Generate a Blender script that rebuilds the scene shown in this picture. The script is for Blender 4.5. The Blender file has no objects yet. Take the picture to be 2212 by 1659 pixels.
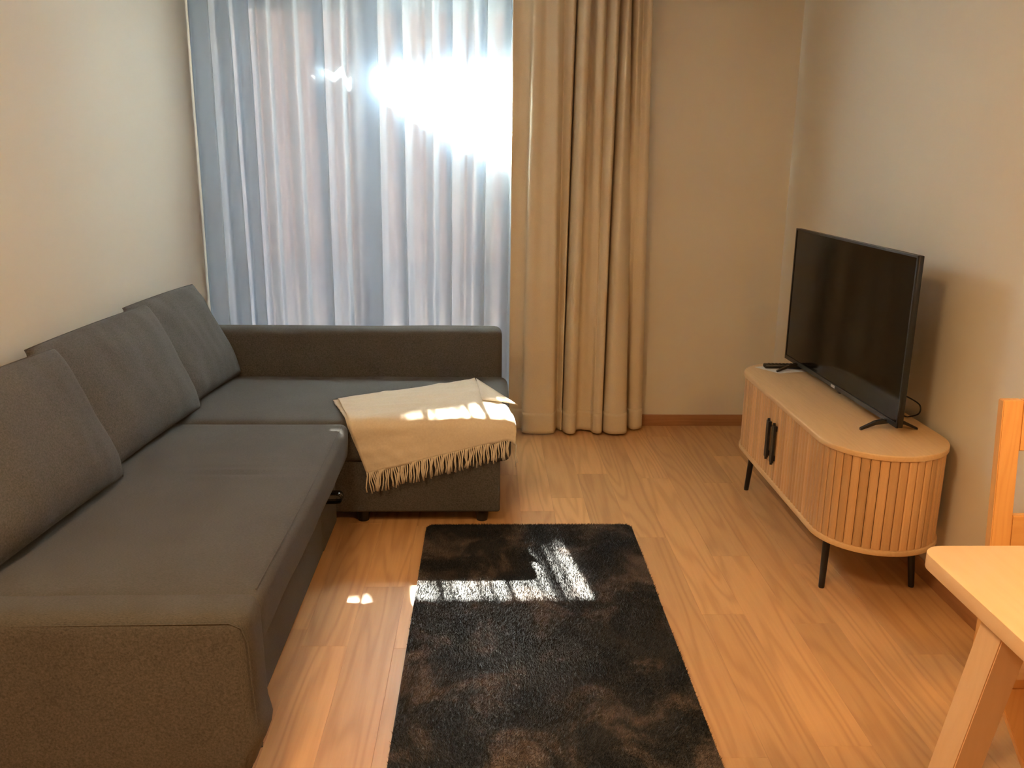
import bpy, bmesh, math, random
import numpy as np
from mathutils import Vector, Matrix, noise
random.seed(7)
rng = np.random.default_rng(7)
SC = bpy.context.scene
COL = SC.collection
PI = math.pi

# ------------------------------------------------------------------ camera
YAW, PITCH, ROLL, FPX = 0.0291407, 0.2581640, -0.0099285, 1900.04
cd = bpy.data.cameras.new('camera')
cd.sensor_width = 36.0
cd.lens = 36.0 * FPX / 2212.0
cd.clip_start = 0.02
cam = bpy.data.objects.new('camera', cd)
COL.objects.link(cam)
fwd = Vector((math.sin(YAW) * math.cos(PITCH), math.cos(YAW) * math.cos(PITCH), -math.sin(PITCH)))
rgt = Vector((math.cos(YAW), -math.sin(YAW), 0))
dwn = fwd.cross(rgt)
r2 = math.cos(ROLL) * rgt + math.sin(ROLL) * dwn
d2 = -math.sin(ROLL) * rgt + math.cos(ROLL) * dwn
cam.matrix_world = Matrix(((r2.x, -d2.x, -fwd.x, 0), (r2.y, -d2.y, -fwd.y, 0), (r2.z, -d2.z, -fwd.z, 1.45), (0, 0, 0, 1)))
SC.camera = cam

# ------------------------------------------------------------------ exposure, sky, sun, lamps
SC.view_settings.view_transform = 'Standard'
SC.view_settings.look = 'None'
SC.view_settings.gamma = 1.0
SC.view_settings.use_curve_mapping = False
SC.view_settings.exposure = 1.35
SC.cycles.use_denoising = True
SC.cycles.max_bounces = 10
SC.cycles.diffuse_bounces = 5
SC.cycles.transparent_max_bounces = 16
SC.cycles.sample_clamp_indirect = 11.0
SC.cycles.caustics_reflective = False
SC.cycles.caustics_refractive = False

SKY_STRENGTH = 0.6
SUN_STRENGTH = 500.0
world = bpy.data.worlds.new('sky')
SC.world = world
world.use_nodes = True
wn = world.node_tree
wn.nodes.clear()
wo = wn.nodes.new('ShaderNodeOutputWorld')
bg = wn.nodes.new('ShaderNodeBackground')
tc = wn.nodes.new('ShaderNodeTexCoord')
sepz = wn.nodes.new('ShaderNodeSeparateXYZ')
rmp = wn.nodes.new('ShaderNodeValToRGB')
rmp.color_ramp.elements[0].position = 0.0
rmp.color_ramp.elements[0].color = (0.80, 0.90, 1.0, 1)
rmp.color_ramp.elements[1].position = 1.0
rmp.color_ramp.elements[1].color = (0.38, 0.60, 1.0, 1)
wn.links.new(tc.outputs['Generated'], sepz.inputs[0])
wn.links.new(sepz.outputs['Z'], rmp.inputs[0])
wn.links.new(rmp.outputs[0], bg.inputs['Color'])
bg.inputs['Strength'].default_value = SKY_STRENGTH
wn.links.new(bg.outputs[0], wo.inputs[0])

sd = bpy.data.lights.new('sun', 'SUN')
sd.energy = SUN_STRENGTH
sd.angle = math.radians(0.6)
sd.color = (1.0, 0.93, 0.80)
sun = bpy.data.objects.new('sun', sd)
COL.objects.link(sun)
sun.rotation_euler = Vector((0.148, -1.0, -0.95)).to_track_quat('-Z', 'Y').to_euler()


def area(name, loc, target, size, power, color, size_y=None):
    l = bpy.data.lights.new(name, 'AREA')
    l.shape = 'RECTANGLE' if size_y else 'SQUARE'
    l.size = size
    if size_y:
        l.size_y = size_y
    l.energy = power
    l.color = color
    o = bpy.data.objects.new(name, l)
    COL.objects.link(o)
    o.location = loc
    o.rotation_euler = (Vector(target) - Vector(loc)).to_track_quat('-Z', 'Y').to_euler()
    return o


# warm ceiling lamp of the room part behind the camera, and the lamp over the dining table
area('ceiling_lamp_light', (-0.7, 0.7, 2.46), (-0.7, 0.7, 0), 0.45, 19.0, (1.0, 0.68, 0.37))
area('table_lamp_light', (1.15, 0.85, 1.85), (1.15, 0.98, 0.7), 0.30, 7.0, (1.0, 0.58, 0.24))

# ------------------------------------------------------------------ materials
def new_mat(name):
    m = bpy.data.materials.new(name)
    m.use_nodes = True
    nt = m.node_tree
    nt.nodes.clear()
    out = nt.nodes.new('ShaderNodeOutputMaterial')
    b = nt.nodes.new('ShaderNodeBsdfPrincipled')
    nt.links.new(b.outputs[0], out.inputs[0])
    return m, nt, b, out


def N(nt, t, **kw):
    n = nt.nodes.new(t)
    for k, v in kw.items():
        if k in n.inputs:
            n.inputs[k].default_value = v
        else:
            setattr(n, k, v)
    return n


def plain(name, col, rough=0.5, metal=0.0, coat=0.0, spec=0.5):
    m, nt, b, o = new_mat(name)
    b.inputs['Base Color'].default_value = (*col, 1)
    b.inputs['Roughness'].default_value = rough
    b.inputs['Metallic'].default_value = metal
    b.inputs['Coat Weight'].default_value = coat
    b.inputs['Specular IOR Level'].default_value = spec
    return m


def ramp(nt, pts):
    r = nt.nodes.new('ShaderNodeValToRGB')
    els = r.color_ramp.elements
    while len(els) < len(pts):
        els.new(0.5)
    for e, (p, c) in zip(els, pts):
        e.position = p
        e.color = (*c, 1)
    return r


def mix_rgb(nt, mode, fac, a, b):
    n = nt.nodes.new('ShaderNodeMix')
    n.data_type = 'RGBA'
    n.blend_type = mode
    L = nt.links
    for i, v in ((0, fac), (6, a), (7, b)):
        if hasattr(v, 'links'):
            L.new(v, n.inputs[i])
        else:
            n.inputs[i].default_value = v if i == 0 else (*v, 1)
    return n.outputs[2]


def wood(name, light, dark, axis='Y', rough=0.4, tone=0.25, grain=1.0, rings=0.6, coat=0.0, knots=False, spec=0.5, use_local=False):
    """procedural wood: grain runs along axis; each object gets its own tone and its own cut of the pattern"""
    m, nt, b, o = new_mat(name)
    L = nt.links
    if use_local:
        src = N(nt, 'ShaderNodeTexCoord').outputs['Object']
    else:
        src = N(nt, 'ShaderNodeNewGeometry').outputs['Position']
    info = N(nt, 'ShaderNodeObjectInfo')
    off = N(nt, 'ShaderNodeVectorMath', operation='MULTIPLY_ADD')
    comb = N(nt, 'ShaderNodeCombineXYZ')
    for i in range(3):
        L.new(info.outputs['Random'], comb.inputs[i])
    L.new(comb.outputs[0], off.inputs[0])
    off.inputs[1].default_value = (37.0, 91.0, 53.0)
    L.new(src, off.inputs[2])
    mp = N(nt, 'ShaderNodeMapping')
    L.new(off.outputs[0], mp.inputs['Vector'])
    k = {'X': (1.3, 16, 16), 'Y': (16, 1.3, 16), 'Z': (16, 16, 1.3)}[axis]
    mp.inputs['Scale'].default_value = [q * grain for q in k]
    # flowing rings
    n1 = N(nt, 'ShaderNodeTexNoise', Scale=0.55, Detail=2.0, Roughness=0.45)
    L.new(mp.outputs[0], n1.inputs['Vector'])
    mul = N(nt, 'ShaderNodeMath', operation='MULTIPLY')
    mul.inputs[1].default_value = 74.0
    L.new(n1.outputs['Fac'], mul.inputs[0])
    sn = N(nt, 'ShaderNodeMath', operation='SINE')
    L.new(mul.outputs[0], sn.inputs[0])
    mr = N(nt, 'ShaderNodeMapRange')
    mr.inputs['From Min'].default_value = -1
    L.new(sn.outputs[0], mr.inputs['Value'])
    pw = N(nt, 'ShaderNodeMath', operation='POWER')
    pw.inputs[1].default_value = 2.2
    L.new(mr.outputs[0], pw.inputs[0])
    # fine pores
    mp2 = N(nt, 'ShaderNodeMapping')
    L.new(off.outputs[0], mp2.inputs['Vector'])
    mp2.inputs['Scale'].default_value = [q * 7 if q > 5 else q * 4.0 for q in k]
    n2 = N(nt, 'ShaderNodeTexNoise', Scale=1.0, Detail=3.0, Roughness=0.6)
    L.new(mp2.outputs[0], n2.inputs['Vector'])
    n3 = N(nt, 'ShaderNodeTexNoise', Scale=0.22, Detail=1.0)
    L.new(mp.outputs[0], n3.inputs['Vector'])
    s1 = N(nt, 'ShaderNodeMath', operation='MULTIPLY_ADD')
    L.new(pw.outputs[0], s1.inputs[0])
    s1.inputs[1].default_value = rings * 0.5
    s2 = N(nt, 'ShaderNodeMath', operation='MULTIPLY_ADD')
    L.new(n2.outputs['Fac'], s2.inputs[0])
    s2.inputs[1].default_value = 0.55
    s2.inputs[2].default_value = -0.12
    L.new(s2.outputs[0], s1.inputs[2])
    base = mix_rgb(nt, 'MIX', s1.outputs[0], light, dark)
    # tone of each piece
    tmap = N(nt, 'ShaderNodeMapRange')
    L.new(info.outputs['Random'], tmap.inputs['Value'])
    tmap.inputs['To Min'].default_value = 1.0 - tone
    tmap.inputs['To Max'].default_value = 1.0 + tone * 0.55
    t3 = N(nt, 'ShaderNodeMapRange')
    L.new(n3.outputs['Fac'], t3.inputs['Value'])
    t3.inputs['To Min'].default_value = 0.86
    t3.inputs['To Max'].default_value = 1.14
    tm = N(nt, 'ShaderNodeMath', operation='MULTIPLY')
    L.new(tmap.outputs[0], tm.inputs[0])
    L.new(t3.outputs[0], tm.inputs[1])
    hsv = N(nt, 'ShaderNodeHueSaturation')
    L.new(base, hsv.inputs['Color'])
    L.new(tm.outputs[0], hsv.inputs['Value'])
    col = hsv.outputs[0]
    if knots:
        vmp = N(nt, 'ShaderNodeMapping')
        L.new(off.outputs[0], vmp.inputs['Vector'])
        vmp.inputs['Scale'].default_value = {'X': (4, 9, 9), 'Y': (9, 4, 9), 'Z': (9, 9, 4)}[axis]
        vo = N(nt, 'ShaderNodeTexVoronoi', Scale=1.0)
        L.new(vmp.outputs[0], vo.inputs['Vector'])
        kr = ramp(nt, [(0.0, (0.25, 0.25, 0.25)), (0.07, (0.4, 0.4, 0.4)), (0.10, (1, 1, 1))])
        L.new(vo.outputs['Distance'], kr.inputs[0])
        col = mix_rgb(nt, 'MULTIPLY', 1.0, col, kr.outputs[0])
    L.new(col, b.inputs['Base Color'])
    bp = N(nt, 'ShaderNodeBump', Strength=0.12, Distance=0.002)
    L.new(s1.outputs[0], bp.inputs['Height'])
    L.new(bp.outputs[0], b.inputs['Normal'])
    b.inputs['Roughness'].default_value = rough
    b.inputs['Coat Weight'].default_value = coat
    b.inputs['Coat Roughness'].default_value = 0.25
    b.inputs['Specular IOR Level'].default_value = spec
    return m


def fabric(name, c1, c2, scale=900.0, bump=0.3, rough=0.95, streak=(1, 6, 1), sheen=0.0, mott=0.25):
    m, nt, b, o = new_mat(name)
    L = nt.links
    tcn = N(nt, 'ShaderNodeTexCoord')
    mp = N(nt, 'ShaderNodeMapping')
    L.new(tcn.outputs['Object'], mp.inputs['Vector'])
    mp.inputs['Scale'].default_value = streak
    n1 = N(nt, 'ShaderNodeTexNoise', Scale=scale / 6, Detail=2.0, Roughness=0.7)
    L.new(mp.outputs[0], n1.inputs['Vector'])
    n2 = N(nt, 'ShaderNodeTexNoise', Scale=scale, Detail=1.0)
    L.new(tcn.outputs['Object'], n2.inputs['Vector'])
    n3 = N(nt, 'ShaderNodeTexNoise', Scale=5.0, Detail=3.0)
    L.new(tcn.outputs['Object'], n3.inputs['Vector'])
    mxx = N(nt, 'ShaderNodeMath', operation='MULTIPLY_ADD')
    L.new(n1.outputs['Fac'], mxx.inputs[0])
    mxx.inputs[1].default_value = 1.9
    mxx.inputs[2].default_value = -0.45
    base = mix_rgb(nt, 'MIX', mxx.outputs[0], c1, c2)
    t3 = N(nt, 'ShaderNodeMapRange')
    L.new(n3.outputs['Fac'], t3.inputs['Value'])
    t3.inputs['To Min'].default_value = 1 - mott
    t3.inputs['To Max'].default_value = 1 + mott
    hsv = N(nt, 'ShaderNodeHueSaturation')
    L.new(base, hsv.inputs['Color'])
    L.new(t3.outputs[0], hsv.inputs['Value'])
    L.new(hsv.outputs[0], b.inputs['Base Color'])
    bp = N(nt, 'ShaderNodeBump', Strength=bump, Distance=0.001)
    ad = N(nt, 'ShaderNodeMath', operation='ADD')
    L.new(n1.outputs['Fac'], ad.inputs[0])
    L.new(n2.outputs['Fac'], ad.inputs[1])
    L.new(ad.outputs[0], bp.inputs['Height'])
    L.new(bp.outputs[0], b.inputs['Normal'])
    b.inputs['Roughness'].default_value = rough
    b.inputs['Sheen Weight'].default_value = sheen
    b.inputs['Sheen Roughness'].default_value = 0.4
    b.inputs['Specular IOR Level'].default_value = 0.15
    return m


def paint(name, col, bump=0.25):
    m, nt, b, o = new_mat(name)
    L = nt.links
    g = N(nt, 'ShaderNodeNewGeometry')
    n1 = N(nt, 'ShaderNodeTexNoise', Scale=160.0, Detail=3.0)
    n2 = N(nt, 'ShaderNodeTexNoise', Scale=1.2, Detail=2.0)
    L.new(g.outputs['Position'], n1.inputs['Vector'])
    L.new(g.outputs['Position'], n2.inputs['Vector'])
    c = mix_rgb(nt, 'MIX', n2.outputs['Fac'], tuple(x * 0.97 for x in col), tuple(min(1, x * 1.03) for x in col))
    L.new(c, b.inputs['Base Color'])
    bp = N(nt, 'ShaderNodeBump', Strength=bump, Distance=0.0006)
    L.new(n1.outputs['Fac'], bp.inputs['Height'])
    L.new(bp.outputs[0], b.inputs['Normal'])
    b.inputs['Roughness'].default_value = 0.75
    b.inputs['Specular IOR Level'].default_value = 0.25
    return m


M_WALL = paint('wall_paint', (0.70, 0.65, 0.54))
M_CEIL = paint('ceiling_paint', (0.80, 0.78, 0.74))
M_FLOOR = wood('oak_floor', (0.66, 0.375, 0.155), (0.43, 0.215, 0.075), 'Y', rough=0.42, tone=0.17, grain=0.75, rings=0.8, coat=0.05)
M_SUBFLOOR = plain('subfloor', (0.10, 0.05, 0.02), 0.9)
M_BASE = wood('baseboard_wood', (0.42, 0.21, 0.09), (0.28, 0.125, 0.045), 'X', rough=0.45, tone=0.05)
M_BASEY = wood('baseboard_wood_side', (0.42, 0.21, 0.09), (0.28, 0.125, 0.045), 'Y', rough=0.45, tone=0.05)
M_SOFA = fabric('charcoal_fabric', (0.048, 0.046, 0.042), (0.110, 0.104, 0.094), scale=1100, bump=0.4, streak=(1, 7, 1), sheen=0.04, mott=0.14)
M_CUSH = fabric('charcoal_cushion_fabric', (0.056, 0.053, 0.048), (0.115, 0.108, 0.097), scale=1300, bump=0.3, streak=(1, 1, 1), sheen=0.04, mott=0.18)
M_BLANKET = fabric('beige_wool', (0.60, 0.52, 0.40), (0.68, 0.60, 0.47), scale=800, bump=0.15, streak=(1, 1, 1), sheen=0.3, mott=0.06)
M_CURTAIN = fabric('beige_linen', (0.61, 0.52, 0.375), (0.73, 0.635, 0.475), scale=1100, bump=0.25, streak=(8, 8, 1), sheen=0.0, mott=0.05)
M_PLASTIC = plain('black_plastic', (0.006, 0.006, 0.006), 0.35)
M_SATIN = plain('satin_black_metal', (0.008, 0.007, 0.007), 0.4, 0.0)
M_SCREEN = plain('tv_screen', (0.003, 0.003, 0.003), 0.10, 0.0, spec=0.2)
M_GREYMARK = plain('grey_print', (0.45, 0.45, 0.45), 0.4)
M_PAPER = plain('white_paper', (0.74, 0.74, 0.73), 0.8)
M_FRAME = plain('window_frame_white', (0.52, 0.53, 0.54), 0.4)
M_CHROME = plain('chrome', (0.75, 0.75, 0.75), 0.18, 1.0)
M_CABX = wood('cabinet_oak', (0.70, 0.47, 0.245), (0.55, 0.34, 0.155), 'Y', rough=0.42, tone=0.04, grain=1.5, rings=0.35)
M_SLAT = wood('cabinet_slat_oak', (0.62, 0.38, 0.185), (0.44, 0.245, 0.10), 'Z', rough=0.45, tone=0.20, grain=1.6, rings=0.15)
M_GAP = plain('cabinet_gap', (0.035, 0.016, 0.006), 0.8)
M_TABLE = wood('birch_table', (0.70, 0.48, 0.275), (0.60, 0.385, 0.20), 'Y', rough=0.36, tone=0.03, grain=0.8, rings=0.3)
M_TLEG = wood('birch_table_leg', (0.66, 0.44, 0.25), (0.55, 0.34, 0.175), 'Z', rough=0.4, tone=0.03, grain=1.0, rings=0.3)
M_PINE = wood('pine_upright', (0.72, 0.40, 0.14), (0.60, 0.29, 0.085), 'Z', rough=0.4, tone=0.08, grain=1.3, rings=0.6, knots=True)
M_PINEX = wood('pine_rail', (0.72, 0.40, 0.14), (0.60, 0.29, 0.085), 'X', rough=0.4, tone=0.08, grain=1.3, rings=0.6)

# curtain voile: thin weave, partly see-through, more thread crossed at a slant
def voile():
    m, nt, b, o = new_mat('white_voile')
    L = nt.links
    nt.nodes.remove(b)
    tr = N(nt, 'ShaderNodeBsdfTransparent')
    df = N(nt, 'ShaderNodeBsdfDiffuse')
    tl = N(nt, 'ShaderNodeBsdfTranslucent')
    tr.inputs[0].default_value = (1, 1, 1, 1)
    df.inputs[0].default_value = (0.66, 0.72, 0.78, 1)
    tl.inputs[0].default_value = (0.69, 0.80, 0.90, 1)
    lw = N(nt, 'ShaderNodeLayerWeight', Blend=0.5)   # facing: 1-cos
    inv = N(nt, 'ShaderNodeMath', operation='SUBTRACT')
    inv.inputs[0].default_value = 1.04
    L.new(lw.outputs['Facing'], inv.inputs[1])
    dv = N(nt, 'ShaderNodeMath', operation='DIVIDE')
    dv.inputs[0].default_value = 1.0
    L.new(inv.outputs[0], dv.inputs[1])
    pw = N(nt, 'ShaderNodeMath', operation='POWER')
    pw.inputs[0].default_value = 0.20      # light let straight through a layer seen head on
    L.new(dv.outputs[0], pw.inputs[1])
    m1 = N(nt, 'ShaderNodeMixShader', Fac=0.68)
    L.new(df.outputs[0], m1.inputs[1])
    L.new(tl.outputs[0], m1.inputs[2])
    m2 = N(nt, 'ShaderNodeMixShader')
    L.new(pw.outputs[0], m2.inputs[0])
    L.new(m1.outputs[0], m2.inputs[1])
    L.new(tr.outputs[0], m2.inputs[2])
    L.new(m2.outputs[0], o.inputs[0])
    return m


def glass():
    m, nt, b, o = new_mat('window_glass')
    L = nt.links
    nt.nodes.remove(b)
    tr = N(nt, 'ShaderNodeBsdfTransparent')
    tr.inputs[0].default_value = (0.95, 0.97, 0.97, 1)
    gl = N(nt, 'ShaderNodeBsdfGlossy', Roughness=0.02)
    lw = N(nt, 'ShaderNodeLayerWeight', Blend=0.5)
    p5 = N(nt, 'ShaderNodeMath', operation='POWER')
    p5.inputs[1].default_value = 5.0
    L.new(lw.outputs['Facing'], p5.inputs[0])
    fr = N(nt, 'ShaderNodeMath', operation='MULTIPLY_ADD')
    L.new(p5.outputs[0], fr.inputs[0])
    fr.inputs[1].default_value = 0.93
    fr.inputs[2].default_value = 0.035
    mx = N(nt, 'ShaderNodeMixShader')
    L.new(fr.outputs[0], mx.inputs[0])
    L.new(tr.outputs[0], mx.inputs[1])
    L.new(gl.outputs[0], mx.inputs[2])
    L.new(mx.outputs[0], o.inputs[0])
    return m


M_VOILE = voile()
M_GLASS = glass()

# ------------------------------------------------------------------ helpers
def link(name, me, mat=None, parent=None, smooth=False, auto=None):
    o = bpy.data.objects.new(name, me)
    COL.objects.link(o)
    if mat:
        me.materials.append(mat)
    if smooth:
        me.polygons.foreach_set('use_smooth', [True] * len(me.polygons))
        if auto is not None:
            me.set_sharp_from_angle(angle=math.radians(auto))
    if parent:
        o.parent = parent
        o.matrix_parent_inverse = Matrix.Translation(parent.location).inverted() if parent.rotation_euler.z == 0 else Matrix.Identity(4)
    return o


def empty(name, loc=(0, 0, 0)):
    o = bpy.data.objects.new(name, None)
    COL.objects.link(o)
    o.location = loc
    o.empty_display_size = 0.1
    return o


def tag(o, label=None, cat=None, group=None, kind=None):
    if label: o['label'] = label
    if cat: o['category'] = cat
    if group: o['group'] = group
    if kind: o['kind'] = kind
    return o


def me_from_bm(bm, name='mesh'):
    me = bpy.data.meshes.new(name)
    bm.normal_update()
    bm.to_mesh(me)
    bm.free()
    return me


def box(name, lo, hi, mat, parent=None, bev=0.0, seg=2, kind=None):
    """one box given by its two corners in world metres"""
    bm = bmesh.new()
    bmesh.ops.create_cube(bm, size=1.0)
    c = [(a + b) / 2 for a, b in zip(lo, hi)]
    s = [abs(b - a) for a, b in zip(lo, hi)]
    for v in bm.verts:
        v.co = Vector((c[0] + v.co.x * s[0], c[1] + v.co.y * s[1], c[2] + v.co.z * s[2]))
    if bev:
        bmesh.ops.bevel(bm, geom=list(bm.edges), offset=bev, segments=seg, profile=0.5, affect='EDGES')
    o = link(name, me_from_bm(bm), mat, parent, smooth=bool(bev), auto=40)
    if kind: o['kind'] = kind
    return o


def add_box(bm, lo, hi):
    r = bmesh.ops.create_cube(bm, size=1.0)
    for v in r['verts']:
        v.co = Vector([(a + b) / 2 + q * (b - a) for a, b, q in zip(lo, hi, v.co)])


def softbox(name, lo, hi, r, mat, parent=None, step=0.04, disp=None):
    """box with round edges (radius r), subdivided so that disp(p, n) can push it about"""
    lo, hi = Vector(lo), Vector(hi)
    def ticks(a, b):
        n = max(2, int((b - a - 2 * r) / step))
        e = [a + r * (1 - math.cos(t * PI / 8)) for t in range(0, 4)]
        f = [b - r * (1 - math.cos(t * PI / 8)) for t in range(3, -1, -1)]
        mid = [a + r + (b - a - 2 * r) * i / n for i in range(n + 1)]
        return e + mid + f
    T = [ticks(lo[i], hi[i]) for i in range(3)]
    vid, verts, faces = {}, [], []
    def vert(i, j, k):
        key = (i, j, k)
        if key not in vid:
            p = Vector((T[0][i], T[1][j], T[2][k]))
            q = Vector([min(max(p[a], lo[a] + r), hi[a] - r) for a in range(3)])
            d = p - q
            if d.length > 1e-9:
                n = d.normalized()
                p = q + n * r
            else:
                n = Vector((0, 0, 1))
            if disp:
                p = p + disp(p, n)
            vid[key] = len(verts)
            verts.append(p)
        return vid[key]
    nx, ny, nz = (len(t) - 1 for t in T)
    for i in range(nx):
        for j in range(ny):
            faces.append((vert(i, j, 0), vert(i, j + 1, 0), vert(i + 1, j + 1, 0), vert(i + 1, j, 0)))
            faces.append((vert(i, j, nz), vert(i + 1, j, nz), vert(i + 1, j + 1, nz), vert(i, j + 1, nz)))
    for i in range(nx):
        for k in range(nz):
            faces.append((vert(i, 0, k), vert(i + 1, 0, k), vert(i + 1, 0, k + 1), vert(i, 0, k + 1)))
            faces.append((vert(i, ny, k), vert(i, ny, k + 1), vert(i + 1, ny, k + 1), vert(i + 1, ny, k)))
    for j in range(ny):
        for k in range(nz):
            faces.append((vert(0, j, k), vert(0, j, k + 1), vert(0, j + 1, k + 1), vert(0, j + 1, k)))
            faces.append((vert(nx, j, k), vert(nx, j + 1, k), vert(nx, j + 1, k + 1), vert(nx, j, k + 1)))
    me = bpy.data.meshes.new(name)
    me.from_pydata(verts, [], faces)
    return link(name, me, mat, parent, smooth=True)


def tube_into(bm, pts, rad, n=8, caps=True):
    pts = [Vector(p) for p in pts]
    rads = rad if isinstance(rad, (list, tuple)) else [rad] * len(pts)
    prev = None
    rings = []
    up = Vector((0, 0, 1))
    for i, p in enumerate(pts):
        d = (pts[min(i + 1, len(pts) - 1)] - pts[max(i - 1, 0)]).normalized()
        if prev is None:
            a = d.cross(up)
            if a.length < 1e-3:
                a = d.cross(Vector((1, 0, 0)))
            a.normalize()
        else:
            a = (prev - d * prev.dot(d)).normalized()
        prev = a
        b = d.cross(a)
        rings.append([bm.verts.new(p + (a * math.cos(2 * PI * t / n) + b * math.sin(2 * PI * t / n)) * rads[i]) for t in range(n)])
    for r0, r1 in zip(rings, rings[1:]):
        for t in range(n):
            bm.faces.new((r0[t], r0[(t + 1) % n], r1[(t + 1) % n], r1[t]))
    if caps:
        bm.faces.new(rings[0][::-1])
        bm.faces.new(rings[-1])


def tube(name, pts, rad, mat, parent=None, n=8):
    bm = bmesh.new()
    tube_into(bm, pts, rad, n)
    return link(name, me_from_bm(bm), mat, parent, smooth=True, auto=50)


def prism(name, poly, z0, z1, mat, parent=None, bev=0.0, seg=2):
    """vertical prism over a convex outline"""
    bm = bmesh.new()
    vs = [bm.verts.new((x, y, z0)) for x, y in poly]
    f = bm.faces.new(vs)
    r = bmesh.ops.extrude_face_region(bm, geom=[f])
    for v in r['geom']:
        if isinstance(v, bmesh.types.BMVert):
            v.co.z = z1
    bmesh.ops.recalc_face_normals(bm, faces=bm.faces)
    if bev:
        eds = [e for e in bm.edges if abs(e.verts[0].co.z - e.verts[1].co.z) < 1e-6]
        bmesh.ops.bevel(bm, geom=eds, offset=bev, segments=seg, profile=0.5, affect='EDGES')
    return link(name, me_from_bm(bm), mat, parent, smooth=True, auto=35)


def catmull(P, n):
    P = np.array(P, float)
    Q = np.vstack([2 * P[0] - P[1], P, 2 * P[-1] - P[-2]])
    out = []
    for i in range(1, len(Q) - 2):
        for t in np.linspace(0, 1, n, endpoint=False):
            a, b, c, d = Q[i - 1:i + 3]
            out.append(0.5 * (2 * b + (c - a) * t + (2 * a - 5 * b + 4 * c - d) * t * t + (3 * b - a - 3 * c + d) * t ** 3))
    out.append(P[-1])
    return np.array(out)


# ------------------------------------------------------------------ room shell
XL, XR, YB, YF, ZC = -1.447, 1.553, 4.61, -1.7, 2.52

def struct(name, lo, hi, mat):
    return box(name, lo, hi, mat, kind='structure')

floor = box('floor', (XL - 0.1, YF - 0.1, -0.12), (XR + 0.1, 5.0, -0.0145), M_SUBFLOOR, kind='structure')
# boards: 14 cm wide, laid towards the window, butt joints staggered
PW = 0.14
bm = bmesh.new()
bmesh.ops.create_cube(bm, size=1.0)
for v in bm.verts:
    v.co.x *= PW - 0.0006
    v.co.z *= 0.014
plank_meshes = {}
known = {0.56: [4.345, 3.15], 0.70: [3.794, 2.559], 0.84: [4.41, 2.985, 1.9], 0.98: [3.734, 2.50], 1.12: [2.919, 4.1, 1.8], 1.26: [2.317, 3.45], 0.42: [3.85, 2.2]}
k = 0
x0 = 0.70 - PW * 16
while x0 < XR:
    key = round(x0, 2)
    if key in known:
        js = sorted(known[key])
        while js[0] > YF + 0.4:
            js.insert(0, js[0] - random.uniform(0.9, 1.4))
        while js[-1] < YB - 0.5:
            js.append(js[-1] + random.uniform(0.9, 1.3))
    else:
        js = []
        y = YF + random.uniform(0.2, 1.0)
        while y < YB:
            js.append(y)
            y += random.uniform(0.8, 1.4)
    ys = [YF] + [q for q in js if YF + 0.15 < q < YB - 0.05] + [YB]
    xa, xb = max(x0, XL), min(x0 + PW, XR)
    if xb - xa > 0.01:
        for ya, yb in zip(ys, ys[1:]):
            bmp = bmesh.new()
            add_box(bmp, (xa + 0.00015, ya + 0.00015, -0.0145), (xb - 0.00015, yb - 0.00015, random.uniform(-0.0002, 0.0)))
            top = [e for e in bmp.edges if e.verts[0].co.z > -0.005 and e.verts[1].co.z > -0.005]
            bmesh.ops.bevel(bmp, geom=top, offset=0.0004, segments=1, affect='EDGES')
            link('plank', me_from_bm(bmp), M_FLOOR, floor)
    x0 += PW
bm.free()

struct('wall_left', (XL - 0.1, YF, 0), (XL, 5.0, ZC), M_WALL)
struct('wall_right', (XR, YF, 0), (XR + 0.1, YB, ZC), M_WALL)
struct('wall_front', (XL - 0.1, YF - 0.1, 0), (XR + 0.1, YF, ZC), M_WALL)
struct('ceiling', (XL - 0.1, YF - 0.1, ZC), (XR + 0.1, 5.0, ZC + 0.1), M_CEIL)
# window opening from the left wall to behind the heavy curtain
WX0, WX1, WZ1 = -1.43, 0.20, 2.30
bm = bmesh.new()
add_box(bm, (WX1, YB, 0), (XR + 0.1, YB + 0.37, ZC))
add_box(bm, (XL, YB, WZ1), (WX1, YB + 0.37, ZC))
add_box(bm, (XL - 0.0, YB, 0), (WX0, YB + 0.37, ZC))
tag(link('wall_back', me_from_bm(bm), M_WALL), kind='structure')
box('baseboard_back', (0.20, YB - 0.013, 0), (XR, YB, 0.062), M_BASE, bev=0.002, kind='structure')
box('baseboard_right', (XR - 0.013, YF, 0), (XR, YB - 0.013, 0.062), M_BASEY, bev=0.002, kind='structure')
box('baseboard_left', (XL, YF, 0), (XL + 0.013, YB - 0.25, 0.062), M_BASEY, bev=0.002, kind='structure')

# ------------------------------------------------------------------ window (two glazed sashes)
win = empty('window_1', (0, 4.82, 0))
tag(win, kind='structure')
def frame_bm(x0, x1, z0, z1, w, y0, y1, top=None, bot=None):
    bm = bmesh.new()
    top = top or w
    bot = bot or w
    add_box(bm, (x0, y0, z0), (x0 + w, y1, z1))
    add_box(bm, (x1 - w, y0, z0), (x1, y1, z1))
    add_box(bm, (x0 + w, y0, z1 - top), (x1 - w, y1, z1))
    add_box(bm, (x0 + w, y0, z0), (x1 - w, y1, z0 + bot))
    bmesh.ops.bevel(bm, geom=list(bm.edges), offset=0.003, segments=1, affect='EDGES')
    return me_from_bm(bm)
link('outer_frame', frame_bm(WX0, WX1, 0.0, WZ1, 0.05, 4.845, 4.925, top=0.095), M_FRAME, win)
link('sash', frame_bm(-1.385, -0.642, 0.06, 2.21, 0.068, 4.830, 4.890, top=0.071, bot=0.09), M_FRAME, win)
link('sash', frame_bm(-0.638, 0.150, 0.06, 2.21, 0.068, 4.830, 4.890, top=0.071, bot=0.09), M_FRAME, win)
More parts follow.
